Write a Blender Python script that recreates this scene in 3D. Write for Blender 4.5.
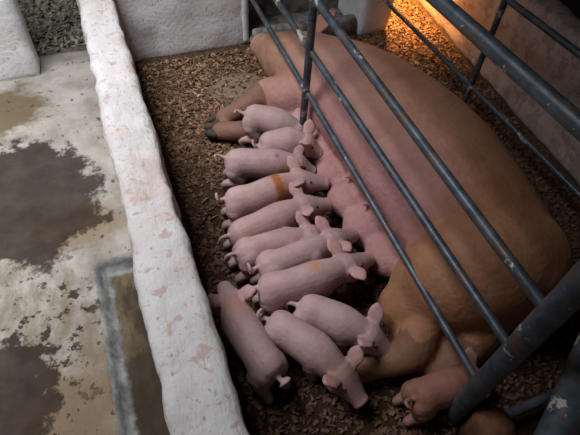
import bpy, bmesh, math, random
import numpy as np
from mathutils import Vector, Matrix, noise
from mathutils.bvhtree import BVHTree

scene = bpy.context.scene
for o in list(bpy.data.objects):
    bpy.data.objects.remove(o)
COL = scene.collection
rng = random.Random(7)

# ------------------------------------------------------------------ camera
W, H = 580.0, 435.0
CC = np.array([W / 2, H / 2])
VP_Y = np.array([-5.0, -390.0])      # where lines along the pen meet
VP_D = np.array([258.0, 611.0])      # where plumb lines meet
CAM_H = 1.4


def _basis():
    a, b = VP_Y - CC, VP_D - CC
    f = math.sqrt(-(a @ b))
    n = lambda v: v / np.linalg.norm(v)
    Y = n(np.array([a[0], -a[1], f]))
    D = n(np.array([b[0], -b[1], f]))
    return f, np.array([np.cross(Y, D), Y, -D])


FPX, RW = _basis()


def at(x, y, z=0.0):
    """point of the place at height z that stands at this spot of the photograph"""
    d = RW @ np.array([(x - CC[0]) / FPX, -(y - CC[1]) / FPX, 1.0])
    t = (z - CAM_H) / d[2]
    p = np.array([0, 0, CAM_H]) + t * d
    return Vector(p)


cam_data = bpy.data.cameras.new('camera')
cam = bpy.data.objects.new('camera', cam_data)
COL.objects.link(cam)
r_, u_, f_ = RW[:, 0], RW[:, 1], RW[:, 2]
M3 = Matrix(((r_[0], u_[0], -f_[0]), (r_[1], u_[1], -f_[1]), (r_[2], u_[2], -f_[2])))
cam.matrix_world = Matrix.Translation((0, 0, CAM_H)) @ M3.to_4x4()
cam_data.sensor_width = 36.0
cam_data.lens = FPX / W * 36.0
cam_data.clip_start = 0.02
scene.camera = cam

# ------------------------------------------------------------------ light
scene.view_settings.view_transform = 'Standard'
scene.view_settings.look = 'None'
scene.view_settings.gamma = 1.0
scene.view_settings.use_curve_mapping = False
scene.view_settings.exposure = 0.0

world = bpy.data.worlds.new('world')
scene.world = world
world.use_nodes = True
bg = world.node_tree.nodes['Background']
bg.inputs[0].default_value = (0.72, 0.82, 1.0, 1)
bg.inputs[1].default_value = 1.0

SKY = dict(x0=-1.35, x1=-0.15, y0=0.95, y1=2.1, z=2.45)      # roof light over the passage
ld = bpy.data.lights.new('roof_light_daylight', 'AREA')
ld.shape = 'RECTANGLE'
ld.size = SKY['x1'] - SKY['x0']
ld.size_y = SKY['y1'] - SKY['y0']
ld.energy = 45.0
ld.spread = math.radians(100)
ld.color = (0.95, 0.96, 1.0)
lo = bpy.data.objects.new('roof_light_daylight', ld)
COL.objects.link(lo)
lo.location = ((SKY['x0'] + SKY['x1']) / 2, (SKY['y0'] + SKY['y1']) / 2, SKY['z'] + 0.04)

# ------------------------------------------------------------------ helpers


def tag(o, label=None, cat=None, group=None, kind=None):
    if label: o['label'] = label
    if cat: o['category'] = cat
    if group: o['group'] = group
    if kind: o['kind'] = kind
    return o


def link(name, me, mat, parent=None, smooth=True):
    o = bpy.data.objects.new(name, me)
    COL.objects.link(o)
    if mat is not None:
        me.materials.clear()
        me.materials.append(mat)
    if smooth:
        me.polygons.foreach_set('use_smooth', [True] * len(me.polygons))
    if parent is not None:
        o.parent = parent
        o.matrix_parent_inverse = parent.matrix_world.inverted()
    return o


def empty(name, loc=(0, 0, 0)):
    o = bpy.data.objects.new(name, None)
    COL.objects.link(o)
    o.location = loc
    o.matrix_world = Matrix.Translation(Vector(loc))
    o.empty_display_size = 0.1
    return o


def mesh_from(name, verts, faces):
    me = bpy.data.meshes.new(name)
    me.from_pydata([tuple(v) for v in verts], [], faces)
    me.update()
    return me


def rebase(o, loc):
    """move the origin of a world-space mesh to its base"""
    loc = Vector(loc)
    o.data.transform(Matrix.Translation(-loc))
    o.location = loc
    o.matrix_world = Matrix.Translation(loc)


class MB:
    """collects closed shapes"""
    def __init__(self):
        self.v, self.f = [], []

    def add(self, verts, faces):
        n = len(self.v)
        self.v += [Vector(v) for v in verts]
        self.f += [tuple(i + n for i in f) for f in faces]

    def loft(self, centers, ax1, ax2, r1, r2, seg=16):
        n = len(self.v)
        k = len(centers)
        for i in range(k):
            for j in range(seg):
                a = 2 * math.pi * j / seg
                self.v.append(centers[i] + ax1[i] * (r1[i] * math.cos(a)) + ax2[i] * (r2[i] * math.sin(a)))
        for i in range(k - 1):
            for j in range(seg):
                j2 = (j + 1) % seg
                self.f.append((n + i * seg + j, n + i * seg + j2, n + (i + 1) * seg + j2, n + (i + 1) * seg + j))
        self.f.append(tuple(n + j for j in reversed(range(seg))))
        self.f.append(tuple(n + (k - 1) * seg + j for j in range(seg)))

    def tube(self, pts, radii, seg=12, squash=1.0, up=None, dome=True):
        """tube along points with a radius at each, optionally with domed ends"""
        pts = [Vector(p) for p in pts]
        radii = list(radii)
        if dome:
            t0 = (pts[0] - pts[1]).normalized()
            t1 = (pts[-1] - pts[-2]).normalized()
            a, b = [], []
            for q in (0.98, 0.75, 0.4):
                a.append((pts[0] + t0 * radii[0] * q, radii[0] * math.sqrt(1 - q * q)))
                b.append((pts[-1] + t1 * radii[-1] * q, radii[-1] * math.sqrt(1 - q * q)))
            b.reverse()
            pts = [x[0] for x in a] + pts + [x[0] for x in b]
            radii = [x[1] for x in a] + radii + [x[1] for x in b]
        A1, A2 = [], []
        ref = Vector(up) if up is not None else Vector((0.13, 0.21, 0.97))
        for i in range(len(pts)):
            t = (pts[min(i + 1, len(pts) - 1)] - pts[max(i - 1, 0)]).normalized()
            s = t.cross(ref)
            if s.length < 1e-3:
                s = t.cross(Vector((1, 0, 0)))
            s.normalize()
            A1.append(s)
            A2.append(s.cross(t).normalized())
            ref = A2[-1] if up is None else ref
        self.loft(pts, A1, A2, radii, [r * squash for r in radii], seg)

    def ellipsoid(self, c, r, rot=None, seg=16, rings=10):
        c = Vector(c)
        vs, n = [], len(self.v)
        for i in range(1, rings):
            p = math.pi * i / rings
            for j in range(seg):
                a = 2 * math.pi * j / seg
                v = Vector((r[0] * math.sin(p) * math.cos(a), r[1] * math.sin(p) * math.sin(a), r[2] * math.cos(p)))
                vs.append(c + (rot @ v if rot else v))
        top = Vector((0, 0, r[2])); bot = -top
        vs.append(c + (rot @ top if rot else top)); vs.append(c + (rot @ bot if rot else bot))
        fs = []
        for i in range(rings - 2):
            for j in range(seg):
                j2 = (j + 1) % seg
                fs.append((i * seg + j, (i + 1) * seg + j, (i + 1) * seg + j2, i * seg + j2))
        T, B = len(vs) - 2, len(vs) - 1
        for j in range(seg):
            j2 = (j + 1) % seg
            fs.append((T, j, j2))
            fs.append((B, (rings - 2) * seg + j2, (rings - 2) * seg + j))
        self.add(vs, fs)

    def box(self, lo, hi):
        x0, y0, z0 = lo; x1, y1, z1 = hi
        self.add([(x0, y0, z0), (x1, y0, z0), (x1, y1, z0), (x0, y1, z0), (x0, y0, z1), (x1, y0, z1), (x1, y1, z1), (x0, y1, z1)],
                 [(0, 3, 2, 1), (4, 5, 6, 7), (0, 1, 5, 4), (1, 2, 6, 5), (2, 3, 7, 6), (3, 0, 4, 7)])

    def mesh(self, name):
        return mesh_from(name, self.v, self.f)

    def fused(self, name, voxel, smooth_it=4, factor=0.5):
        """one continuous skin around everything collected"""
        me = self.mesh(name + '_raw')
        o = bpy.data.objects.new(name + '_raw', me)
        COL.objects.link(o)
        m = o.modifiers.new('remesh', 'REMESH')
        m.mode = 'VOXEL'; m.voxel_size = voxel; m.adaptivity = 0
        s = o.modifiers.new('smooth', 'SMOOTH')
        s.iterations = smooth_it; s.factor = factor
        dg = bpy.context.evaluated_depsgraph_get()
        dg.update()
        out = bpy.data.meshes.new_from_object(o.evaluated_get(dg), depsgraph=dg)
        out.name = name
        bpy.data.objects.remove(o)
        bpy.data.meshes.remove(me)
        return out


def fbm(p, s, oct=3):
    p = Vector(p) * s
    v, a = 0.0, 1.0
    for _ in range(oct):
        v += a * noise.noise(p)
        p = p * 2.1; a *= 0.5
    return v


def rough_box(name, lo, hi, mat, step=0.03, radius=0.02, amp=0.004, scale=9.0, parent=None):
    """plastered block: rounded worn edges, uneven faces"""
    lo, hi = Vector(lo), Vector(hi)
    size = hi - lo
    n = [max(2, int(round(s / step))) for s in size]
    idx, verts, faces = {}, [], []

    def vid(i, j, k):
        key = (i, j, k)
        if key not in idx:
            p = Vector((lo[a] + size[a] * key[a] / n[a] for a in range(3)))
            q = Vector((min(max(p[a], lo[a] + radius), hi[a] - radius) for a in range(3)))
            d = p - q
            if d.length > 1e-6:
                d.normalize()
                p = q + d * radius
            p += d * (fbm(p, scale) * amp + fbm(p + Vector((3, 9, 1)), scale * 0.25, 2) * amp * 1.2) if d.length > 1e-6 else Vector()
            idx[key] = len(verts)
            verts.append(p)
        return idx[key]
    for a in range(3):
        b, c = (a + 1) % 3, (a + 2) % 3
        for side in (0, n[a]):
            for i in range(n[b]):
                for j in range(n[c]):
                    q = []
                    for (di, dj) in ((0, 0), (1, 0), (1, 1), (0, 1)):
                        key = [0, 0, 0]
                        key[a] = side; key[b] = i + di; key[c] = j + dj
                        q.append(vid(*key))
                    faces.append(tuple(q) if side else tuple(reversed(q)))
    return link(name, mesh_from(name, verts, faces), mat, parent)


# ------------------------------------------------------------------ materials
GX, GY = -0.235, 1.076                       # corner of the sunken gutter


class NT:
    def __init__(self, name, rough=0.7, metallic=0.0):
        self.m = bpy.data.materials.new(name)
        self.m.use_nodes = True
        self.t = self.m.node_tree
        self.b = self.t.nodes['Principled BSDF']
        self.b.inputs['Roughness'].default_value = rough
        self.b.inputs['Metallic'].default_value = metallic
        self.tc = self.t.nodes.new('ShaderNodeTexCoord')
        self.co = self.tc.outputs['Object']

    def n(self, kind, **kw):
        nd = self.t.nodes.new(kind)
        for k, v in kw.items():
            setattr(nd, k, v)
        return nd

    def lk(self, a, b):
        self.t.links.new(a, b)

    def noise(self, scale, detail=5, rough=0.6, stretch=None, offset=(0, 0, 0), dist=0.0):
        nz = self.n('ShaderNodeTexNoise')
        nz.inputs['Scale'].default_value = scale
        nz.inputs['Detail'].default_value = detail
        nz.inputs['Roughness'].default_value = rough
        nz.inputs['Distortion'].default_value = dist
        mp = self.n('ShaderNodeMapping')
        mp.inputs['Scale'].default_value = stretch or (1, 1, 1)
        mp.inputs['Location'].default_value = offset
        self.lk(self.co, mp.inputs['Vector'])
        self.lk(mp.outputs[0], nz.inputs['Vector'])
        return nz.outputs['Fac']

    def ramp(self, fac, a, b):
        mr = self.n('ShaderNodeMapRange')
        mr.interpolation_type = 'SMOOTHSTEP'
        mr.inputs['From Min'].default_value = a
        mr.inputs['From Max'].default_value = b
        if a > b:
            mr.inputs['From Min'].default_value = b
            mr.inputs['From Max'].default_value = a
            mr.inputs['To Min'].default_value = 1
            mr.inputs['To Max'].default_value = 0
        self.lk(fac, mr.inputs['Value'])
        return mr.outputs['Result']

    def math(self, op, a, b=None):
        nd = self.n('ShaderNodeMath', operation=op)
        for i, v in enumerate((a, b)):
            if v is None: continue
            if isinstance(v, (int, float)): nd.inputs[i].default_value = v
            else: self.lk(v, nd.inputs[i])
        return nd.outputs[0]

    def mix(self, fac, a, b):
        nd = self.n('ShaderNodeMix', data_type='RGBA')
        for s, v in ((nd.inputs['Factor'], fac), (nd.inputs[6], a), (nd.inputs[7], b)):
            if isinstance(v, (int, float)): s.default_value = v
            elif isinstance(v, tuple): s.default_value = (*v, 1) if len(v) == 3 else v
            else: self.lk(v, s)
        return nd.outputs[2]

    def blot(self, cx, cy, rx, ry, edge=0.35, wob=0.9, scale=7.0, rot=0.0, off=0.0):
        """stain of its own shape on a floor: 1 inside, 0 outside"""
        mp = self.n('ShaderNodeMapping')
        mp.vector_type = 'TEXTURE'
        mp.inputs['Location'].default_value = (cx, cy, 0)
        mp.inputs['Rotation'].default_value = (0, 0, rot)
        mp.inputs['Scale'].default_value = (rx, ry, 1e3)
        self.lk(self.co, mp.inputs['Vector'])
        ln = self.n('ShaderNodeVectorMath', operation='LENGTH')
        self.lk(mp.outputs[0], ln.inputs[0])
        nz = self.noise(scale, 6, 0.65, offset=(off, off * 2, 0))
        d = self.math('ADD', ln.outputs['Value'], self.math('MULTIPLY', self.math('SUBTRACT', nz, 0.5), wob * 2))
        return self.ramp(d, 1 + edge * 0.5, 1 - edge * 0.5)

    def color(self, c):
        self.lk(c, self.b.inputs['Base Color']) if not isinstance(c, tuple) else None
        if isinstance(c, tuple):
            self.b.inputs['Base Color'].default_value = (*c, 1)
        return self

    def bump(self, fac, strength=0.3, dist=0.01):
        bp = self.n('ShaderNodeBump')
        bp.inputs['Strength'].default_value = strength
        bp.inputs['Distance'].default_value = dist
        self.lk(fac, bp.inputs['Height'])
        self.lk(bp.outputs[0], self.b.inputs['Normal'])
        return self

    def roughness(self, fac, lo, hi):
        mr = self.n('ShaderNodeMapRange')
        mr.inputs['To Min'].default_value = lo
        mr.inputs['To Max'].default_value = hi
        self.lk(fac, mr.inputs['Value'])
        self.lk(mr.outputs[0], self.b.inputs['Roughness'])
        return self


def mat_limewash(name, base=(0.46, 0.442, 0.43), grime=(0.2, 0.14, 0.11), amount=0.56, streak=(1, 1, 1), bump=0.45, wash_amt=0.6):
    k = NT(name, 0.85)
    c = k.mix(k.ramp(k.noise(5, 6, 0.6), 0.35, 0.7), tuple(x * 0.88 for x in base), base)
    flake = k.ramp(k.noise(16, 5, 0.62, dist=0.4), amount + 0.02, amount + 0.07)
    c = k.mix(k.math('MULTIPLY', flake, 0.75), c, (0.33, 0.23, 0.185))
    spots = k.ramp(k.noise(75, 4, 0.6, stretch=streak), 0.58, 0.7)
    c = k.mix(k.math('MULTIPLY', spots, 0.65), c, grime)
    wash = k.ramp(k.noise(4.5, 6, 0.68, offset=(4, 2, 1)), 0.46, 0.66)
    c = k.mix(k.math('MULTIPLY', wash, wash_amt), c, (0.36, 0.27, 0.23))
    k.color(c)
    brush = k.noise(60, 5, 0.6, stretch=(1, 0.3, 1))
    k.bump(k.math('ADD', brush, k.math('MULTIPLY', k.noise(14, 5, 0.6), 1.6)), bump, 0.011)
    return k.m


M_WALL = mat_limewash('limewash_wall', wash_amt=0.62)
M_WALL_BACK = mat_limewash('limewash_back_wall', (0.84, 0.84, 0.85), amount=0.66, bump=0.22, wash_amt=0.15)
M_WALL_RIGHT = mat_limewash('limewash_dirty_wall', (0.52, 0.43, 0.39), amount=0.5, streak=(.7, .7, .2), wash_amt=.55)


def mat_concrete_floor():
    k = NT('stained_concrete_floor', 0.6)
    grey = k.mix(k.ramp(k.noise(6, 7, 0.65), 0.3, 0.7), (0.175, 0.158, 0.13), (0.31, 0.288, 0.255))
    c = k.mix(k.math('MULTIPLY', k.ramp(k.noise(40, 5, 0.7), 0.56, 0.7), 0.6), grey, (0.26, 0.22, 0.17))
    c = k.mix(k.math('MULTIPLY', k.blot(-0.26, 1.26, 0.17, 0.1, 0.6, 0.9, 8, off=1), 0.75), c, (0.17, 0.125, 0.08))
    c = k.mix(k.math('MULTIPLY', k.blot(-0.34, 0.55, 0.13, 0.2, 0.7, 0.8, 7, off=2), 0.85), c, (0.15, 0.098, 0.055))
    c = k.mix(k.math('MULTIPLY', k.blot(-0.52, 2.02, 0.17, 0.17, 0.6, 1.1, 11, off=3), 0.9), c, (0.1, 0.07, 0.035))
    c = k.mix(k.math('MULTIPLY', k.math('MULTIPLY', k.blot(-0.5, 0.75, 0.45, 0.5, 0.9, 0.4, 5, off=11), k.ramp(k.noise(13, 6, 0.7, stretch=(1.5, .6, 1)), .4, .62)), 0.75), c, (0.14, 0.105, 0.07))
    wet1 = k.blot(-0.42, 1.45, 0.24, 0.32, 0.16, 0.75, 9, rot=0.15, off=5)
    wet2 = k.blot(-0.53, 0.66, 0.17, 0.2, 0.2, 1.1, 13, off=7)
    drops = k.math('MULTIPLY', k.ramp(k.noise(17, 5, 0.7, offset=(2, 7, 0)), 0.545, 0.59), k.blot(-0.41, 0.86, 0.19, 0.3, 0.8, 0.6, 6, off=8))
    drops2 = k.math('MULTIPLY', k.ramp(k.noise(30, 4, 0.6, offset=(5, 3, 0)), 0.62, 0.66), 0.8)
    dirt = k.math('MAXIMUM', k.math('MAXIMUM', wet1, wet2), k.math('MAXIMUM', drops, drops2))
    dark = k.mix(k.ramp(k.noise(9, 5, 0.6, offset=(1, 1, 0)), 0.35, 0.7), (0.017, 0.0105, 0.007), (0.038, 0.025, 0.017))
    c = k.mix(k.math('MULTIPLY', dirt, 0.92), c, dark)
    # the sunken gutter: grey cement lip, brown sludge in the bed
    sx = k.n('ShaderNodeSeparateXYZ')
    k.lk(k.co, sx.inputs[0])
    inx = k.math('SUBTRACT', sx.outputs[0], GX)
    iny = k.math('SUBTRACT', GY, sx.outputs[1])
    dd = k.math('ADD', k.math('MINIMUM', inx, iny), k.math('MULTIPLY', k.math('SUBTRACT', k.noise(26, 6, 0.65, offset=(9, 3, 0)), 0.5), 0.035))
    rim = k.mix(k.ramp(k.noise(16, 6, 0.65), 0.35, 0.7), (0.12, 0.125, 0.12), (0.27, 0.27, 0.255))
    bed = k.mix(k.ramp(k.noise(11, 6, 0.65, stretch=(1.6, .6, 1)), 0.35, 0.65), (0.038, 0.028, 0.017), (0.115, 0.088, 0.052))
    bed = k.mix(k.math('MULTIPLY', k.blot(-0.13, 0.5, 0.1, 0.3, 0.8, 0.7, 7), 0.8), bed, (0.03, 0.021, 0.014))
    c = k.mix(k.ramp(dd, -0.003, 0.004), c, rim)
    c = k.mix(k.ramp(dd, 0.026, 0.05), c, bed)
    k.color(c)
    k.roughness(dirt, 0.85, 0.8)
    k.b.inputs['Specular IOR Level'].default_value = 0.1
    k.bump(k.math('ADD', k.noise(35, 6, 0.6), k.math('MULTIPLY', dirt, 0.5)), 0.35, 0.008)
    return k.m


def mat_bedding():
    k = NT('trampled_bedding', 0.95)
    c = k.mix(k.ramp(k.noise(55, 6, 0.7), 0.35, 0.68), (0.06, 0.038, 0.022), (0.17, 0.11, 0.065))
    c = k.mix(k.ramp(k.noise(7, 4, 0.6), 0.42, 0.68), c, (0.075, 0.048, 0.03))
    c = k.mix(k.math('MULTIPLY', k.blot(0.5, 0.5, 0.75, 0.95, 0.7, 0.5, 6, off=4), 0.85), c, (0.04, 0.022, 0.012))
    k.b.inputs['Specular IOR Level'].default_value = 0.08
    c = k.mix(k.math('MULTIPLY', k.blot(0.53, 1.9, 0.16, 0.12, 0.7, 0.6, 9), 0.85), c, (0.30, 0.22, 0.145))
    k.color(c)
    k.bump(k.noise(90, 6, 0.7), 0.9, 0.015)
    return k.m


def mat_flakes(name, cols):
    k = NT(name, 0.8)
    at_ = k.n('ShaderNodeAttribute', attribute_name='shade')
    cr = k.n('ShaderNodeValToRGB')
    cr.color_ramp.elements[0].color = (*cols[0], 1)
    cr.color_ramp.elements[1].color = (*cols[-1], 1)
    for i, c in enumerate(cols[1:-1]):
        e = cr.color_ramp.elements.new((i + 1) / (len(cols) - 1))
        e.color = (*c, 1)
    k.lk(at_.outputs['Fac'], cr.inputs['Fac'])
    k.color(cr.outputs['Color'])
    return k.m


def mat_skin(name, bump=0.25, scale=1.0, dirt=0.5):
    k = NT(name, 0.62)
    at_ = k.n('ShaderNodeAttribute', attribute_name='hide')

    def tinted(col):
        q = k.mix(1.0, at_.outputs['Color'], col)
        q.node.blend_type = 'MULTIPLY'
        return q
    c = k.mix(k.math('MULTIPLY', k.ramp(k.noise(16 * scale, 6, 0.65), 0.35, 0.68), 0.7), at_.outputs['Color'], tinted((0.78, 0.70, 0.66)))
    c = k.mix(k.math('MULTIPLY', k.ramp(k.noise(7 * scale, 5, 0.65, offset=(5, 1, 3)), 0.5, 0.72), dirt), c, tinted((0.62, 0.46, 0.36)))
    c = k.mix(k.math('MULTIPLY', k.ramp(k.noise(110 * scale, 3, 0.6), 0.6, 0.75), 0.35), c, tinted((0.55, 0.42, 0.38)))
    k.color(c)
    k.b.inputs['Specular IOR Level'].default_value = 0.3
    k.b.inputs['Subsurface Weight'].default_value = 0.08
    k.b.inputs['Subsurface Radius'].default_value = (0.02, 0.008, 0.005)
    k.b.inputs['Subsurface Scale'].default_value = 0.4
    k.bump(k.math('ADD', k.noise(95 * scale, 6, 0.7), k.math('MULTIPLY', k.noise(24 * scale, 5, 0.65), 1.6)), bump, 0.008)
    return k.m


def mat_pipe():
    k = NT('blue_grey_painted_pipe', 0.42, 0.35)
    base = k.mix(k.ramp(k.noise(20, 5, 0.65), 0.35, 0.7), (0.045, 0.06, 0.078), (0.11, 0.13, 0.148))
    c = k.mix(k.ramp(k.noise(32, 5, 0.65, stretch=(1, 0.5, 1), offset=(3, 0, 0)), 0.56, 0.62), base, (0.12, 0.08, 0.06))
    c = k.mix(k.ramp(k.noise(14, 6, 0.7, stretch=(1, 0.6, 1), offset=(8, 2, 5)), 0.6, 0.63), c, (0.5, 0.47, 0.42))
    k.color(c)
    k.roughness(k.noise(25, 4, 0.6), 0.3, 0.65)
    k.bump(k.noise(60, 5, 0.6), 0.3, 0.003)
    return k.m


def mat_simple(name, a, b, scale=20, rough=0.7, metallic=0.0, bump=0.3):
    k = NT(name, rough, metallic)
    k.color(k.mix(k.ramp(k.noise(scale, 6, 0.65), 0.35, 0.7), a, b))
    k.bump(k.noise(scale * 2, 5, 0.6), bump, 0.006)
    return k.m


M_FLOOR = mat_concrete_floor()
M_BED = mat_bedding()
M_SHAVE = mat_flakes('wood_shavings', [(0.08, 0.038, 0.018), (0.155, 0.08, 0.04), (0.25, 0.14, 0.072), (0.43, 0.275, 0.15)])
M_STRAW = mat_flakes('old_straw', [(0.10, 0.085, 0.06), (0.17, 0.15, 0.105), (0.26, 0.23, 0.16)])
M_SKIN = mat_skin('piglet_skin', 0.22, 1.0, 0.45)
M_SOWSKIN = mat_skin('sow_skin', 0.5, 0.6, 0.55)
M_PIPE = mat_pipe()
M_RUST = mat_simple('rusty_iron', (0.10, 0.036, 0.017), (0.2, 0.078, 0.036), 18, 0.75, 0.2, 0.5)
M_TROUGH = mat_simple('grimy_trough_concrete', (0.1, 0.09, 0.085), (0.34, 0.3, 0.27), 14, 0.85, 0, 0.6)
M_CEIL = mat_simple('dusty_board', (0.06, 0.05, 0.045), (0.1, 0.085, 0.075), 6, 0.9)
M_OUTER = mat_simple('grey_render', (0.1, 0.095, 0.09), (0.16, 0.15, 0.14), 5, 0.9)
M_HOOF = mat_simple('hoof_horn', (0.03, 0.02, 0.014), (0.07, 0.045, 0.03), 40, 0.85)
M_EYE = mat_simple('dark_eye', (0.012, 0.008, 0.008), (0.02, 0.014, 0.012), 40, 0.15, 0, 0.0)
M_STRAWBASE = mat_simple('old_straw_base', (0.07, 0.06, 0.045), (0.15, 0.13, 0.095), 60, 0.95, 0, 0.8)

# ------------------------------------------------------------------ setting
MW0, MW1, MWZ = -0.074, 0.064, 0.45          # the low middle wall
BACK = 2.23


def grid_floor(name, x0, x1, y0, y1, mat, step, fz, depth=0.06):
    nx, ny = max(1, int((x1 - x0) / step)), max(1, int((y1 - y0) / step))
    v, f = [], []
    for j in range(ny + 1):
        for i in range(nx + 1):
            x, y = x0 + (x1 - x0) * i / nx, y0 + (y1 - y0) * j / ny
            v.append((x, y, fz(x, y)))
    for j in range(ny):
        for i in range(nx):
            a = j * (nx + 1) + i
            f.append((a, a + 1, a + nx + 2, a + nx + 1))
    top = len(v)
    loop = [i for i in range(nx + 1)] + [(j + 1) * (nx + 1) + nx for j in range(ny)] + \
           [ny * (nx + 1) + nx - 1 - i for i in range(nx)] + [(ny - 1 - j) * (nx + 1) for j in range(ny - 1)]
    zb = min(p[2] for p in v) - depth
    for i in loop:
        v.append((v[i][0], v[i][1], zb))
    for i in range(len(loop)):
        i2 = (i + 1) % len(loop)
        f.append((loop[i2], loop[i], top + i, top + i2))
    f.append(tuple(top + i for i in reversed(range(len(loop)))))
    return link(name, mesh_from(name, v, f), mat)


def left_z(x, y):
    z = fbm((x, y, 0), 5, 3) * 0.004
    # sunken gutter beside the middle wall, with a crumbled sloping lip
    wob = fbm((x * 0.3, y, 2), 14, 3) * 0.008
    dx = x - (GX + wob)
    dy = (GY + fbm((x, 1, 5), 14, 2) * 0.006) - y
    d = min(dx / 0.032, dy / 0.03)
    s = min(max(d, 0), 1)
    return z - 0.055 * s * s * (3 - 2 * s)


floor_left = grid_floor('floor_passage', -2.0, MW0 + 0.02, -1.0, 2.42, M_FLOOR, 0.012, left_z)
tag(floor_left, 'stained grey concrete passage floor with sunken gutter', kind='structure')


def pen_z(x, y):
    return fbm((x, y, 0), 6, 3) * 0.008 - 0.004


floor_pen = grid_floor('floor_pen', MW1 - 0.02, 2.2, -0.4, 3.3, M_BED, 0.02, pen_z)
tag(floor_pen, 'brown trampled bedding floor of the sow pen', kind='structure')
floor_straw = grid_floor('floor_straw', -2.0, MW1 - 0.022, 2.425, 3.3, M_STRAWBASE, 0.02, lambda x, y: 0.01 + fbm((x, y, 3), 9, 3) * 0.01)
tag(floor_straw, 'old grey straw floor beyond the wall opening', kind='structure')

wm = rough_box('wall_middle', (MW0, -0.9, -0.02), (MW1, 2.26, MWZ), M_WALL, 0.016, 0.026, 0.0095, 11)
tag(wm, 'low whitewashed parapet wall with flaking paint', kind='structure')
wp = rough_box('wall_left', (-1.95, 2.245, -0.02), (-0.335, 2.41, 1.0), M_WALL_BACK, 0.04, 0.02, 0.006, 7)
tag(wp, 'whitewashed cross wall ending beside the straw opening', kind='structure')
wb = rough_box('wall_back', (MW1 - 0.01, BACK + 0.01, -0.02), (0.69, BACK + 0.17, 0.62), M_WALL_BACK, 0.03, 0.02, 0.007, 7)
tag(wb, 'white rough plastered back wall of the pen', kind='structure')
wb2 = rough_box('wall_back_pier', (1.305, 2.15, -0.02), (1.5, 3.3, 0.62), M_WALL_BACK, 0.03, 0.025, 0.007, 7)  # unseen rear run lengthened to keep lamp light off the trough
tag(wb2, 'white plastered pier between feed trough and lamp corner', kind='structure')
wr = rough_box('wall_right', (0, -1.5, -0.02), (.13, 2.1, 0.45), M_WALL_RIGHT, 0.03, 0.025, 0.007, 7)
wr.location = (1.72, 1.115, 0)
wr.rotation_euler = (0, 0, -0.1)
tag(wr, 'stained whitewashed right wall of the pen', kind='structure')
wf = rough_box('wall_front_blocker', (MW1, -0.2, -0.02), (1.6, -0.06, 0.7), M_WALL_RIGHT, 0.05, 0.02, 0.006, 7)  # out-of-view wall, added to cut ambient light at the near end
tag(wf, 'unseen stained whitewashed front wall, added to block ambient light', kind='structure')


def shell(name, boxes, mat, label):
    b = MB()
    for lo_, hi_ in boxes:
        b.box(lo_, hi_)
    return tag(link(name, b.mesh(name), mat, smooth=False), label, kind='structure')


XW, XE, YS, YN, ZC = -2.0, 3.2, -1.6, 3.4, 2.45
shell('ceiling', [((XW - .1, YS - .1, ZC), (SKY['x0'], YN + .1, ZC + .1)), ((SKY['x1'], YS - .1, ZC), (XE + .1, YN + .1, ZC + .1)),
                  ((SKY['x0'], YS - .1, ZC), (SKY['x1'], SKY['y0'], ZC + .1)), ((SKY['x0'], SKY['y1'], ZC), (SKY['x1'], YN + .1, ZC + .1))],
      M_CEIL, 'dusty board ceiling of the barn with an open roof light')
shell('wall_far', [((XW - .1, YN, -.1), (XE + .1, YN + .1, ZC))], M_OUTER, 'grey rendered far wall of the barn')
shell('wall_near', [((XW - .1, YS - .1, -.1), (XE + .1, YS, ZC))], M_OUTER, 'grey rendered near wall of the barn')
shell('wall_east', [((XE, YS, -.1), (XE + .1, YN, ZC))], M_OUTER, 'grey rendered outer wall behind the pen')
shell('wall_west', [((XW - .1, YS, -.1), (XW, YN, ZC))], M_OUTER, 'grey rendered outer wall of the passage')
shell('floor_outer', [((2.21, YS, -.1), (XE, YN, -.03)), ((XW, YS, -.16), (2.21, YN, -.12))], M_OUTER, 'rough concrete slab of the barn')

# ------------------------------------------------------------------ sow


def catmull(pts, n):
    pts = [Vector(p) for p in pts]
    P = [pts[0] * 2 - pts[1]] + pts + [pts[-1] * 2 - pts[-2]]
    out = []
    segs = len(pts) - 1
    for k in range(n + 1):
        s = segs * k / n
        i = min(int(s), segs - 1)
        t = s - i
        p0, p1, p2, p3 = P[i], P[i + 1], P[i + 2], P[i + 3]
        out.append(0.5 * ((2 * p1) + (p2 - p0) * t + (2 * p0 - 5 * p1 + 4 * p2 - p3) * t * t + (3 * p1 - p0 - 3 * p2 + p3) * t ** 3))
    return out


def interp(tab, u):
    return float(np.interp(u, [t[0] for t in tab], [t[1] for t in tab]))


def set_hide(me, cols):
    ca = me.color_attributes.new('hide', 'FLOAT_COLOR', 'POINT')
    a = np.ones((len(me.vertices), 4), dtype=np.float32)
    a[:, :3] = cols
    ca.data.foreach_set('color', a.ravel())


def verts_np(me):
    a = np.empty(len(me.vertices) * 3, dtype=np.float32)
    me.vertices.foreach_get('co', a)
    return a.reshape(-1, 3)


def blend(cols, w, c):
    w = np.clip(w, 0, 1)[:, None]
    return cols * (1 - w) + np.array(c, dtype=np.float32) * w


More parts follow.
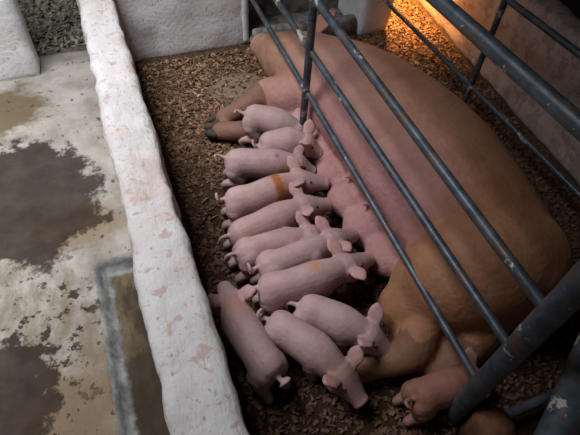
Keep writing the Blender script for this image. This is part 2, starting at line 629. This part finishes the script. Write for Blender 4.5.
def build_sow():
    b = MB()
    # trunk: sections along the pen (y, x centre, z centre, half depth, half height)
    secs = [(0.345, 0.96, 0.16, 0.06, 0.05), (0.36, 0.96, 0.165, 0.13, 0.11), (0.40, 0.96, 0.17, 0.18, 0.15), (0.48, 0.96, 0.18, 0.225, 0.178),
            (0.60, 0.975, 0.185, 0.235, 0.18), (0.75, 0.98, 0.19, 0.25, 0.192), (0.95, 0.975, 0.2, 0.275, 0.205), (1.12, 0.972, 0.2, 0.272, 0.205),
            (1.28, 0.955, 0.195, 0.262, 0.2), (1.44, 0.93, 0.188, 0.248, 0.192), (1.58, 0.885, 0.18, 0.222, 0.182), (1.70, 0.84, 0.165, 0.19, 0.16),
            (1.80, 0.81, 0.155, 0.16, 0.14), (1.88, 0.795, 0.145, 0.11, 0.11)]
    ys = [s[0] for s in secs]
    yy = np.linspace(ys[0], ys[-1], 60)
    cols = [np.interp(yy, ys, [s[i] for s in secs]) for i in range(1, 5)]
    C = [Vector((cols[0][i], yy[i], cols[1][i])) for i in range(60)]
    b.loft(C, [Vector((1, 0, 0))] * 60, [Vector((0, 0, 1))] * 60, cols[2], cols[3], 40)
    # head resting on its side, snout towards the passage side
    neck, snout = Vector((0.82, 1.76, 0.15)), Vector((0.705, 2.09, 0.085))
    T = (snout - neck).normalized()
    S = Vector((0, 0, 1)).cross(T).normalized() * -1      # dorsal side
    U = T.cross(S)
    U = U if U.z > 0 else -U
    tab = [(-0.25, .04, .05), (-0.1, .135, .12), (0.1, .158, .13), (0.35, .15, .12), (0.55, .118, .10), (0.75, .088, .075), (0.9, .07, .06), (0.97, .066, .058), (1.0, .064, .056), (1.012, .05, .045)]
    L = (snout - neck).length
    b.loft([neck + T * (L * t[0]) for t in tab], [S] * len(tab), [U] * len(tab), [t[1] for t in tab], [t[2] for t in tab], 24)
    # cheek
    b.ellipsoid(neck + T * 0.06 - S * 0.05 + U * 0.03, (0.11, 0.12, 0.1))
    # ears
    for base, d, wv in ((neck + T * 0.09 + S * 0.12 + U * 0.09, S * 0.75 + U * 0.35 - T * 0.25, T), (neck + T * 0.11 + S * 0.13 + U * 0.0, S * 0.9 + T * 0.2 - U * 0.05, T)):
        d = d.normalized()
        wv = (wv - d * wv.dot(d)).normalized()
        th = d.cross(wv)
        prof = [(0, .045), (.3, .06), (.6, .055), (.85, .032), (1.0, .01)]
        b.loft([base + d * (0.15 * p[0]) + th * (0.02 * math.sin(p[0] * 2)) for p in prof], [wv] * 5, [th] * 5, [p[1] for p in prof], [.016, .014, .013, .012, .008], 14)
    # upper foreleg, stretched over the bedding
    up_leg = [Vector((0.84, 1.6, 0.17)), at(290, 96, 0.14), at(268, 94, 0.12), at(250, 103, 0.09), at(235, 112, 0.065), at(224, 118, 0.05)]
    b.tube(catmull(up_leg, 20), np.interp(np.linspace(0, 1, 21), [0, .2, .4, .6, .8, 1], [.13, .105, .07, .047, .04, .04]), 18)
    lo_leg = [Vector((0.82, 1.45, 0.1)), at(285, 132, 0.06), at(262, 130, 0.055), at(240, 131, 0.055), at(221, 131, 0.045)]
    b.tube(catmull(lo_leg, 20), np.interp(np.linspace(0, 1, 21), [0, .25, .5, .75, 1], [.085, .06, .05, .043, .04]), 18)
    # upper hind leg: heavy ham, stifle towards the udder, shank back to the passage side
    ham = [Vector((1.02, 0.53, 0.19)), Vector((0.9, 0.53, 0.205)), Vector((0.79, 0.535, 0.165)), Vector((0.70, 0.535, 0.115)), Vector((0.655, 0.53, 0.095))]
    b.tube(catmull(ham, 16), np.interp(np.linspace(0, 1, 17), [0, .3, .55, .8, 1], [.17, .19, .165, .115, .085]), 28)
    shank = [Vector((0.69, 0.50, 0.09)), Vector((0.63, 0.42, 0.08)), at(405, 356, 0.075), at(375, 364, 0.05), at(348, 374, 0.045)]
    b.tube(catmull(shank, 16), np.interp(np.linspace(0, 1, 17), [0, .3, .55, .8, 1], [.085, .066, .05, .042, .04]), 18)
    low = [Vector((0.9, 0.45, 0.1)), Vector((0.80, 0.38, 0.085)), Vector((0.72, 0.34, 0.06)), Vector((0.66, 0.335, 0.045))]
    b.tube(catmull(low, 14), np.interp(np.linspace(0, 1, 15), [0, .35, .7, 1], [.10, .075, .052, .042]), 18)
    # udder: two rows of glands with teats
    for r, (xo, zz) in enumerate(((0.705, 0.065), (0.80, 0.145))):
        for k in range(6):
            y = 0.735 + k * 0.14 + r * 0.03
            xx = xo + (0.02 if k in (0, 5) else 0) - 0.012 * (k < 3)
            b.ellipsoid((xx, y, zz), (0.08, 0.085, 0.065))
            d = Vector((-1, 0, 0.15 if r else -0.1)).normalized()
            p = Vector((xx, y, zz)) + d * 0.078
            b.tube([p, p + d * 0.016, p + d * 0.03], [.013, .011, .008], 10)
    # tail
    tl = [Vector((1.0, 0.37, 0.22)), Vector((1.02, 0.325, 0.215)), Vector((1.0, 0.305, 0.17)), Vector((0.97, 0.31, 0.12))]
    b.tube(catmull(tl, 10), np.linspace(.026, .013, 11), 12)
    me = b.fused('sow', 0.010, 5, 0.5)
    v = verts_np(me)
    n = len(v)
    colr = np.tile(np.array((0.36, 0.175, 0.092), dtype=np.float32), (n, 1))
    colr = blend(colr, np.clip((v[:, 1] - 0.7) / 0.9, 0, 1), (0.42, 0.235, 0.155))
    # bare pink skin of udder and belly
    belly = 1 / (1 + np.exp((v[:, 0] - 0.84 + 0.03 * np.sin(v[:, 1] * 7)) / 0.06))
    belly *= 1 / (1 + np.exp(-(v[:, 1] - 0.66 - (v[:, 2] - .2) * .3) / 0.02)) * (1 / (1 + np.exp((v[:, 1] - 1.55) / 0.06)))
    colr = blend(colr, belly, (0.45, 0.235, 0.235))
    face = np.exp(-((v - np.array(snout)) ** 2).sum(1) / 0.012)
    colr = blend(colr, face * 0.6, (0.48, 0.28, 0.25))
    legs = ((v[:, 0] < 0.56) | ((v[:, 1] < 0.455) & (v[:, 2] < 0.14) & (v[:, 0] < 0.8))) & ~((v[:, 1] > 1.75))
    colr = blend(colr, legs * 0.75, (0.15, 0.075, 0.042))  # dirt on forelegs and shanks, plus shade under the ham painted in
    earc = np.exp(-((v - np.array(neck + T * 0.09 + S * 0.2 + U * 0.11)) ** 2).sum(1) / 0.008)
    colr = blend(colr, earc * 0.8, (0.5, 0.29, 0.27))
    mole = np.exp(-((v - np.array((0.66, 0.745, 0.265))) ** 2).sum(1) / 0.0002)
    colr = blend(colr, mole, (0.16, 0.07, 0.07))
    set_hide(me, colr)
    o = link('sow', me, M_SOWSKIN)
    rebase(o, (0.94, 1.1, 0))
    tag(o, 'large pinkish tan sow lying on her side nursing piglets inside the crate', 'pig')
    bvh = BVHTree.FromPolygons([Vector(x) for x in v], [tuple(p.vertices) for p in me.polygons])
    hit = bvh.ray_cast(neck + T * (L * .62) + S * 0.045 + Vector((0, 0, .5)), Vector((0, 0, -1)))
    if hit[0] is not None:
        e = MB()
        e.ellipsoid(hit[0] - hit[1] * .004, (.009, .009, .008), None, 12, 8)
        link('eye', e.mesh('eye'), M_EYE, o)
    for q in (-1, 1):
        e = MB()
        e.ellipsoid(snout + T * .006 + U * (.018 * q) + S * .01, (.009, .007, .009), None, 10, 6)
        link('nostril', e.mesh('nostril'), M_EYE, o)
    # cloven hooves
    for leg in (up_leg, lo_leg, shank, low):
        e, p = leg[-1], leg[-2]
        d = (e - p); d.z *= 0.3; d.normalize()
        s = d.cross(Vector((0, 0, 1))).normalized()
        for q in (-1, 1):
            h = MB()
            h.tube([e + d * 0.02 + s * q * 0.019, e + d * 0.045 + s * q * 0.021, e + d * 0.072 + s * q * 0.014], [.021, .02, .008], 12, 0.9)
            link('hoof', h.mesh('hoof'), M_HOOF, o)
    return o


sow = build_sow()

# ------------------------------------------------------------------ piglets
BODY = [(0, .016), (.03, .031), (.09, .044), (.2, .049), (.36, .0475), (.5, .050), (.64, .0515), (.76, .047), (.88, .041), (1, .037)]


def build_piglet(pts, label, s=1.0, tail='curl', ears=(0.55, 0.2), ear_len=0.055, marks=(), tint=(0.424, 0.282, 0.264), hind_dz=0.0, kneel=0.0,
                 lean=0.0, girth=1.05):
    """pts: rump, middle, shoulder, poll, snout (photo x, y and height above the floor)"""
    P = [at(*p) for p in pts]
    b = MB()
    body = catmull(P[:4], 24)
    Tn, Sn, Un = [], [], []
    for i in range(len(body)):
        t = (body[min(i + 1, 24)] - body[max(i - 1, 0)]).normalized()
        sd = t.cross(Vector((0, 0, 1))).normalized()
        up = sd.cross(t).normalized()
        if lean:
            q = Matrix.Rotation(lean, 3, t)
            sd, up = q @ sd, q @ up
        Tn.append(t); Sn.append(sd); Un.append(up)
    w = [interp(BODY, i / 24) * s * girth for i in range(25)]
    b.loft(body, Sn, Un, w, [x * 1.17 for x in w], 20)
    # haunches and shoulder muscles give the back its outline
    i_h, i_s = 4, 16
    for sd in (-1, 1):
        R = Matrix((Sn[i_h], Tn[i_h], Un[i_h])).transposed()
        b.ellipsoid(body[i_h] + Sn[i_h] * (sd * .025 * s) - Un[i_h] * .010 * s, (.032 * s, .046 * s, .052 * s), R, 14, 8)
        R = Matrix((Sn[i_s], Tn[i_s], Un[i_s])).transposed()
        b.ellipsoid(body[i_s] + Sn[i_s] * (sd * .026 * s) - Un[i_s] * .008 * s, (.029 * s, .036 * s, .05 * s), R, 14, 8)
    # head
    poll, sn = P[3], P[4]
    T = (sn - poll).normalized()
    hl = (sn - poll).length
    S = T.cross(Vector((0, 0, 1))).normalized()
    U = S.cross(T).normalized()
    s_ = s
    s = s * 1.13
    tab = [(-.42, .012, .014), (-.36, .026, .03), (-.15, .040, .043), (.08, .0425, .044), (.3, .0385, .039), (.5, .032, .032), (.7, .0265, .0262), (.88, .0225, .022), (.95, .0235, .0228), (1.0, .023, .0222), (1.02, .016, .016)]
    b.loft([poll + T * (hl * t[0]) - U * (.010 * s * max(0, t[0])) for t in tab], [S] * len(tab), [U] * len(tab), [t[1] * s for t in tab], [t[2] * s for t in tab], 18)
    for sd in (-1, 1):
        b.ellipsoid(poll + T * hl * .12 + S * sd * .02 * s - U * .012 * s, (.024 * s,) * 3, None, 12, 8)
    # ears
    eb = []
    for k, sd in enumerate((-1, 1)):
        up_a, back_a = ears
        base = poll - T * .004 * s + S * (sd * .030 * s) + U * .028 * s
        d = (S * sd * 0.8 + U * up_a - T * back_a).normalized()
        wv = (T * 0.9 + U * 0.25)
        wv = (wv - d * wv.dot(d)).normalized()
        th = d.cross(wv)
        L = ear_len * s
        prof = [(-.15, .016), (.1, .019), (.35, .023), (.6, .021), (.82, .013), (1.0, .004)]
        b.loft([base + d * (L * p[0]) - U * (.010 * s * p[0] ** 2) for p in prof], [wv] * 6, [th] * 6, [p[1] * s for p in prof], [x * s for x in (.010, .008, .0065, .006, .006, .004)], 12)
        eb.append(base + d * L * .55)
    s = s_
    # legs
    g = 0.012
    feet = []
    for sd in (-1, 1):
        i = 3
        hip = body[i] + Sn[i] * (sd * .026 * s) - Un[i] * .02 * s
        F = Vector((Tn[i].x, Tn[i].y, 0)).normalized()
        out = Vector((Sn[i].x, Sn[i].y, 0)).normalized() * sd
        hz = max(hip.z, 0.05)
        knee = Vector((hip.x, hip.y, hz * .56)) + F * .022 * s + out * .006 * s
        hock = Vector((hip.x, hip.y, hz * .36)) - F * .038 * s + out * .006 * s
        foot = Vector((hip.x, hip.y, g)) - F * .034 * s + out * .006 * s
        b.tube(catmull([hip, knee, hock, foot], 12), [x * s for x in np.interp(np.linspace(0, 1, 13), [0, .33, .66, 1], [.036, .025, .0145, .0125])], 12)
        feet.append(foot)
        i = 17
        sh = body[i] + Sn[i] * (sd * .026 * s) - Un[i] * .022 * s
        F = Vector((Tn[i].x, Tn[i].y, 0)).normalized()
        out = Vector((Sn[i].x, Sn[i].y, 0)).normalized() * sd
        hz = max(sh.z, 0.045)
        elbow = Vector((sh.x, sh.y, hz * .62)) - F * .014 * s
        wrist = Vector((sh.x, sh.y, hz * .32)) + F * (.006 + .03 * kneel) * s
        foot = Vector((sh.x, sh.y, g)) + F * (.008 - .03 * kneel) * s
        b.tube(catmull([sh, elbow, wrist, foot], 12), [x * s for x in np.interp(np.linspace(0, 1, 13), [0, .33, .66, 1], [.030, .021, .0145, .0125])], 12)
        feet.append(foot)
    # tail
    t0, s0, u0 = -Tn[0], Sn[0], Un[0]
    root = body[0] + u0 * .022 * s
    if tail == 'curl':
        tp = []
        for k in range(17):
            a = k / 16 * 2 * math.pi * 1.15
            tp.append(root + t0 * (.012 + .012 * min(1, k / 5)) * s + s0 * ((math.sin(a) * .015 + .006 * k / 16) * s) + u0 * ((1 - math.cos(a)) * .014 * s))
        b.tube([root - t0 * .015 * s] + tp, [.0085 * s] + [(.0072 - .0018 * k / 16) * s for k in range(17)], 8)
    elif tail in ('hang', 'none'):
        tp = catmull([root - t0 * .012, root + t0 * .022 * s + u0 * .006, root + t0 * .034 * s - u0 * .02 * s, root + t0 * .026 * s - u0 * .045 * s], 10)
        b.tube(tp, np.linspace(.0085, .0055, 11) * s, 8)
    else:
        tp = catmull([root - t0 * .012, root + t0 * .022 * s + u0 * .018 * s, root + t0 * .03 * s + u0 * .024 * s + s0 * .008, root + t0 * .028 * s + u0 * .028 * s + s0 * .02 * s], 10)
        b.tube(tp, np.linspace(.0085, .0055, 11) * s, 8)
    me = b.fused('piglet', 0.0044, 4, 0.5)
    v = verts_np(me)
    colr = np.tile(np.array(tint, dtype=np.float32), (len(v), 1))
    for e in eb:
        colr = blend(colr, 0.7 * np.exp(-((v - np.array(e)) ** 2).sum(1) / 0.0007), (0.52, 0.28, 0.28))
    colr = blend(colr, 0.75 * np.exp(-((v - np.array(sn)) ** 2).sum(1) / 0.0004), (0.48, 0.26, 0.26))
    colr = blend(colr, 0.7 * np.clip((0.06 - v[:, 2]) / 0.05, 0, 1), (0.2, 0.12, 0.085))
    for m in marks:
        if m[0] == 'band':
            i = m[1]
            dv = v - np.array(body[i])
            ax = dv @ np.array(Tn[i])
            hgt = dv @ np.array(Un[i])
            wob = np.sin(v[:, 0] * 240) * .003 + np.sin(v[:, 1] * 310) * .002
            wgt = 1 / (1 + np.exp((np.abs(ax + wob) - m[2]) / .0045)) * (1 / (1 + np.exp((m[3] - hgt) / .006)))
            r = np.linalg.norm(dv, axis=1)
            colr = blend(colr, wgt * (r < .09), m[4])
        else:
            i = m[1]
            c = body[i] + Un[i] * w[i] * m[5][0] + Sn[i] * w[i] * m[5][1]
            d2 = ((v - np.array(c)) ** 2).sum(1)
            colr = blend(colr, m[3] * np.exp(-d2 / (2 * m[2] ** 2)), m[4])
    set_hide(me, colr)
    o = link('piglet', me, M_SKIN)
    bvh = BVHTree.FromPolygons([Vector(x) for x in v], [tuple(p.vertices) for p in me.polygons])
    rebase(o, (P[1].x, P[1].y, 0))
    for sd in (-1, 1):
        tgt = poll + T * hl * .33 + U * .006 * s
        src = tgt + (S * sd * 0.9 + U * 0.62).normalized() * 0.2
        hit = bvh.ray_cast(src, (tgt - src).normalized())
        if hit[0] is None:
            continue
        e = MB()
        e.ellipsoid(hit[0] - hit[1] * .0015, (.0052 * s,) * 3, None, 10, 6)
        link('eye', e.mesh('eye'), M_EYE, o)
    tag(o, label, 'piglet', 'litter of piglets at the udder')
    return o


ORANGE = (0.34, 0.11, 0.025)
BROWN = (0.30, 0.17, 0.10)
PG = []
PG.append(build_piglet([(245, 119, .125), (262, 119, .135), (280, 124, .125), (296, 132, .10), (313, 138, .075)],
                       'piglet farthest from the camera, pressed against the sow\'s forelegs', s=1.02, tail='up', tint=(0.438, 0.301, 0.284)))
PG.append(build_piglet([(263, 148, .11), (276, 144, .13), (291, 142, .14), (304, 144, .135), (322, 153, .10)],
                       'short piglet with face turned to the udder, eye showing, second from the back', s=1.0, tail='curl', ears=(.9, .25), tint=(0.438, 0.295, 0.278)))
PG.append(build_piglet([(225, 163, .115), (250, 163, .12), (275, 164, .115), (296, 165, .105), (315, 171, .08)],
                       'piglet with small dark spot on its back, head hidden under its neighbour', tail='up', ears=(.9, .2),
                       marks=[('spot', 16, .006, .9, (.16, .08, .07), (1.15, 0.3)), ('spot', 18, .022, .6, (.42, .2, .08), (.2, 1.0)), ('spot', 24, .035, .6, BROWN, (0, 0))], tint=(0.411, 0.276, 0.271)))
PG.append(build_piglet([(225, 203, .12), (250, 199, .125), (276, 190, .125), (298, 182, .125), (328, 181, .115)],
                       'piglet with a bold orange paint band across its shoulders', tail='curl', ears=(.75, .5), ear_len=.058,
                       marks=[('band', 16, .019, -.035, ORANGE)], tint=(0.438, 0.295, 0.278)))
PG.append(build_piglet([(229, 240, .095), (257, 228, .105), (282, 217, .115), (303, 208, .125), (330, 202, .115)],
                       'piglet with cupped ears directly in front of the orange-banded one', tail='hang', ears=(.6, .35), tint=(0.398, 0.263, 0.251),
                       marks=[('spot', 5, .05, .5, BROWN, (-.4, 1))]))
PG.append(build_piglet([(235, 258, .105), (262, 248, .105), (288, 242, .105), (309, 238, .105), (332, 232, .085)],
                       'piglet with a short tucked dark tail, middle of the row', tail='hang', ears=(.6, .2), tint=(0.411, 0.269, 0.258), girth=.93))
PG.append(build_piglet([(258, 271, .135), (285, 261, .145), (310, 252, .145), (331, 243, .14), (355, 232, .115)],
                       'slim piglet with curled pale tail between two wider ones', tail='curl', ears=(.5, .1), tint=(0.411, 0.276, 0.264), girth=.9))
PG.append(build_piglet([(258, 292, .145), (287, 287, .16), (318, 278, .16), (344, 268, .15), (371, 256, .12)],
                       'long piglet with a faint orange smudge on its shoulders', tail='hang', ears=(.45, .15), ear_len=.058,
                       marks=[('spot', 15, .013, .75, (.5, .22, .07), (1.1, -.2))], tint=(0.431, 0.288, 0.278)))
PG.append(build_piglet([(297, 309, .13), (320, 314, .135), (345, 325, .135), (366, 335, .125), (391, 352, .09)],
                       'piglet with rounded rump reaching for the rear teats beside the sow\'s ham', tail='none', ears=(.9, .5), ear_len=.058, tint=(0.438, 0.301, 0.291)))
PG.append(build_piglet([(268, 323, .125), (292, 335, .13), (318, 353, .125), (340, 374, .11), (364, 403, .075)],
                       'piglet with tightly curled tail and darker brown head, facing down to the right', tail='curl', ears=(.8, .4), ear_len=.056,
                       marks=[('spot', 24, .05, .8, (.2, .1, .06), (0, 0))], tint=(0.411, 0.276, 0.271)))  # wide spot blends the head to a darker brown
PG.append(build_piglet([(277, 379, .115), (259, 354, .13), (240, 323, .13), (231, 305, .125), (224, 284, .085)],
                       'piglet walking away from the camera along the whitewashed parapet', tail='curl', ears=(.8, .6), ear_len=.058,
                       marks=[('spot', 19, .026, .6, (.42, .2, .09), (1, 0))], tint=(0.398, 0.269, 0.264)))
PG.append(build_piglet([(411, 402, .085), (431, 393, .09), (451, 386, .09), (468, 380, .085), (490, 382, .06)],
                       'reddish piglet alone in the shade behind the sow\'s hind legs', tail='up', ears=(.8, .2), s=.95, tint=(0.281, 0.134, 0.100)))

# ------------------------------------------------------------------ farrowing crate
crate = empty('farrowing_crate', (0.726, 1.0, 0))
tag(crate, 'blue-grey tubular steel farrowing crate around the sow', 'crate')


def pipe(name, a, b, r, mat=M_PIPE, parent=crate, n=14, sag=0.0):
    a, b = Vector(a), Vector(b)
    pts = []
    for i in range(n + 1):
        t = i / n
        p = a.lerp(b, t)
        p.z -= sag * math.sin(math.pi * t)
        pts.append(p)
    m = MB()
    m.tube(pts, [r * (1 + .03 * fbm(p, 14, 2)) for p in pts], 14)
    return link(name, m.mesh(name), mat, parent)


XL, XR = 0.66, 1.45
for z0, z1, r in ((.226, .336, .011), (.429, .492, .012), (.6, .683, .0135), (.932, .94, .017)):
    pipe('rail', (XL, 0.213, z0), (XL, 2.1, z1), r)
pipe('post', (XL - .005, 1.388, 0.14), (XL - .005, 1.388, .94), .0145)
pipe('post', (XL - .012, .213, 0.0), (XL - .012, .213, .94), .0265)
for z0, r in ((.172, .0115), (.565, .0125)):
    pipe('rail', (XR, .22, z0), (XR, 2.155, z0), r)
pipe('post', (XR, 1.372, 0.0), (XR, 1.372, .58), .0135)
pipe('post', (XR, .22, 0.0), (XR, .22, .58), .018)
# cross rails at the near end
a_, b_ = at(500, 418, 0.05), at(562, 391, 0.05)
pipe('cross_rail', a_, a_ + (b_ - a_).normalized() * 0.8, .014)
a_, b_ = at(592, 350, .45), at(556, 435, .45)
d_ = (b_ - a_).normalized()
pipe('gate_bar', a_ - d_ * .25, b_ + d_ * .2, .034)
# weld collars where rails meet the posts
for y, zs in ((1.388, (.273, .455, .637)), (.213, (.228, .43, .602))):
    for z in zs:
        m = MB()
        m.ellipsoid((XL - .004, y, z), (.0155, .018, .0165), None, 12, 8)
        link('weld', m.mesh('weld'), M_PIPE, crate)

# rusty domed stub at the foot of the near post
st = MB()
c0 = at(497, 424, .16)
prof = [(0.0, .052), (.10, .052), (.125, .055), (.14, .055), (.152, .05), (.165, .041), (.174, .026), (.178, .008)]
st.loft([Vector((c0.x, c0.y, p[0])) for p in prof], [Vector((1, 0, 0))] * 8, [Vector((0, 1, 0))] * 8, [p[1] for p in prof], [p[1] for p in prof], 28)
stub = link('rusty_pipe_stub', st.mesh('rusty_pipe_stub'), M_RUST)
rebase(stub, (c0.x, c0.y, 0))
tag(stub, 'rust-brown domed pipe stub at the foot of the crate\'s near post', 'pipe stub')

# ------------------------------------------------------------------ feed trough at the sow's head
tr = empty('feed_trough', (1.0, 2.25, 0))
tag(tr, 'grimy grey concrete feed trough set in the back wall', 'trough')
rough_box('front_lip', (.70, 2.165, 0), (1.30, 2.225, .105), M_TROUGH, .025, .02, .006, 12, tr)
rough_box('trough_bottom', (.70, 2.22, 0), (1.30, 2.45, .035), M_TROUGH, .03, .012, .004, 12, tr)
rough_box('back_slab', (.69, 2.42, 0), (1.31, 2.50, .5), M_TROUGH, .03, .015, .006, 12, tr)
rough_box('cheek', (.66, 2.235, 0), (.705, 2.45, .42), M_WALL_BACK, .03, .015, .006, 12, tr)

# ------------------------------------------------------------------ heat lamp over the creep corner
lx, ly, lz = 1.63, 2.42, .58
lamp = empty('heat_lamp', (lx, ly, lz))
tag(lamp, 'red heat lamp with metal shade hanging in the far corner', 'lamp')
m = MB()
prof = [(.16, .02), (.15, .035), (.11, .05), (.06, .085), (.0, .11)]
seg = 28
vs, fs = [], []
for th in (0, -.004):
    for z, r in prof:
        for j in range(seg):
            a = 2 * math.pi * j / seg
            vs.append((lx + (r + th) * math.cos(a), ly + (r + th) * math.sin(a), lz + z))
k = len(prof)
for s2 in range(2):
    for i in range(k - 1):
        for j in range(seg):
            q = [s2 * k * seg + i * seg + j, s2 * k * seg + i * seg + (j + 1) % seg, s2 * k * seg + (i + 1) * seg + (j + 1) % seg, s2 * k * seg + (i + 1) * seg + j]
            fs.append(tuple(q if s2 else reversed(q)))
for j in range(seg):
    fs.append(((k - 1) * seg + j, (k - 1) * seg + (j + 1) % seg, (2 * k - 1) * seg + (j + 1) % seg, (2 * k - 1) * seg + j))
M_SHADE = mat_simple('lamp_shade_aluminium', (.4, .4, .4), (.55, .55, .55), 30, .35, .9, .1)
link('shade', mesh_from('shade', vs, fs), M_SHADE, lamp)
kb = NT('glowing_bulb', .4)
kb.b.inputs['Base Color'].default_value = (.8, .2, .05, 1)
kb.b.inputs['Emission Color'].default_value = (1, .38, .08, 1)
kb.b.inputs['Emission Strength'].default_value = 20
m = MB()
m.tube([(lx, ly, lz + .12), (lx, ly, lz + .07), (lx, ly, lz + .045)], [.02, .035, .045], 16)
link('bulb', m.mesh('bulb'), kb.m, lamp)
m = MB()
m.tube([(lx, ly, lz + .15), (lx, ly, 1.5), (lx, ly, ZC)], [.006, .006, .006], 8)
link('cord', m.mesh('cord'), M_EYE, lamp)
sp = bpy.data.lights.new('heat_lamp_glow', 'SPOT')
sp.energy = 120
sp.color = (1.0, 0.45, 0.13)
sp.spot_size = math.radians(112)
sp.spot_blend = 0.9
sp.shadow_soft_size = 0.05
so = bpy.data.objects.new('heat_lamp_glow', sp)
COL.objects.link(so)
so.location = (lx, ly, lz - .01)

# ------------------------------------------------------------------ loose bedding


def flakes(name, spots, mat, size, label, cat, wet=False):
    v, f, sh = [], [], []
    for (x, y, z) in spots:
        L = size * rng.uniform(.5, 1.3); Wd = L * rng.uniform(.3, .6)
        a = rng.uniform(0, 2 * math.pi)
        tilt = rng.gauss(0, .35); roll = rng.gauss(0, .4)
        R = Matrix.Rotation(a, 3, 'Z') @ Matrix.Rotation(tilt, 3, 'Y') @ Matrix.Rotation(roll, 3, 'X')
        c = Vector((x, y, z + rng.uniform(.002, .009)))
        curl = rng.uniform(-.25, .45) * L
        n = len(v)
        for px, pz in ((-.5, 0), (0, curl), (.5, 0)):
            for py in (-.5, .5):
                v.append(c + R @ Vector((px * L, py * Wd, pz * .5)))
        f += [(n, n + 2, n + 3, n + 1), (n + 2, n + 4, n + 5, n + 3)]
        q = rng.random() ** 1.4
        if wet:
            q *= .22 + .78 * min(1, max(0, (y - 1.05) / .7))     # soiled and wet where the litter treads
        sh += [q] * 6
    me = mesh_from(name, v, f)
    at_ = me.attributes.new('shade', 'FLOAT', 'POINT')
    at_.data.foreach_set('value', sh)
    o = link(name, me, mat, smooth=False)
    return tag(o, label, cat, kind='stuff')


spots = []
while len(spots) < 30000:
    x, y = rng.uniform(.08, 1.9), rng.uniform(.15, 2.9)
    if x > 1.69 + .1 * (y - 1.115):
        continue
    if y > 2.2 and not (x > 1.51):
        continue
    if .8 < x < 1.12 and .5 < y < 1.6:
        continue
    dens = .3 + .7 * min(1, max(0, (y - 1.15) / .6))
    if x > 1.1: dens = .35 + .65 * min(1, max(0, (y - .9) / .8))
    if ((x - .53) / .15) ** 2 + ((y - 1.9) / .115) ** 2 < 1: dens *= .12
    dens *= .6 + .8 * (noise.noise(Vector((x * 5, y * 5, 0))) + .5)
    if rng.random() < dens:
        spots.append((x, y, pen_z(x, y)))
flakes('wood_shavings', spots, M_SHAVE, .0185, 'loose brown wood shavings strewn over the pen floor', 'bedding', True)
spots = []
for _ in range(2500):
    x, y = rng.uniform(-.6, 0.03), rng.uniform(2.43, 3.2)
    spots.append((x, y, .012))
flakes('old_straw', spots, M_STRAW, .03, 'matted grey straw beyond the opening at upper left', 'straw')
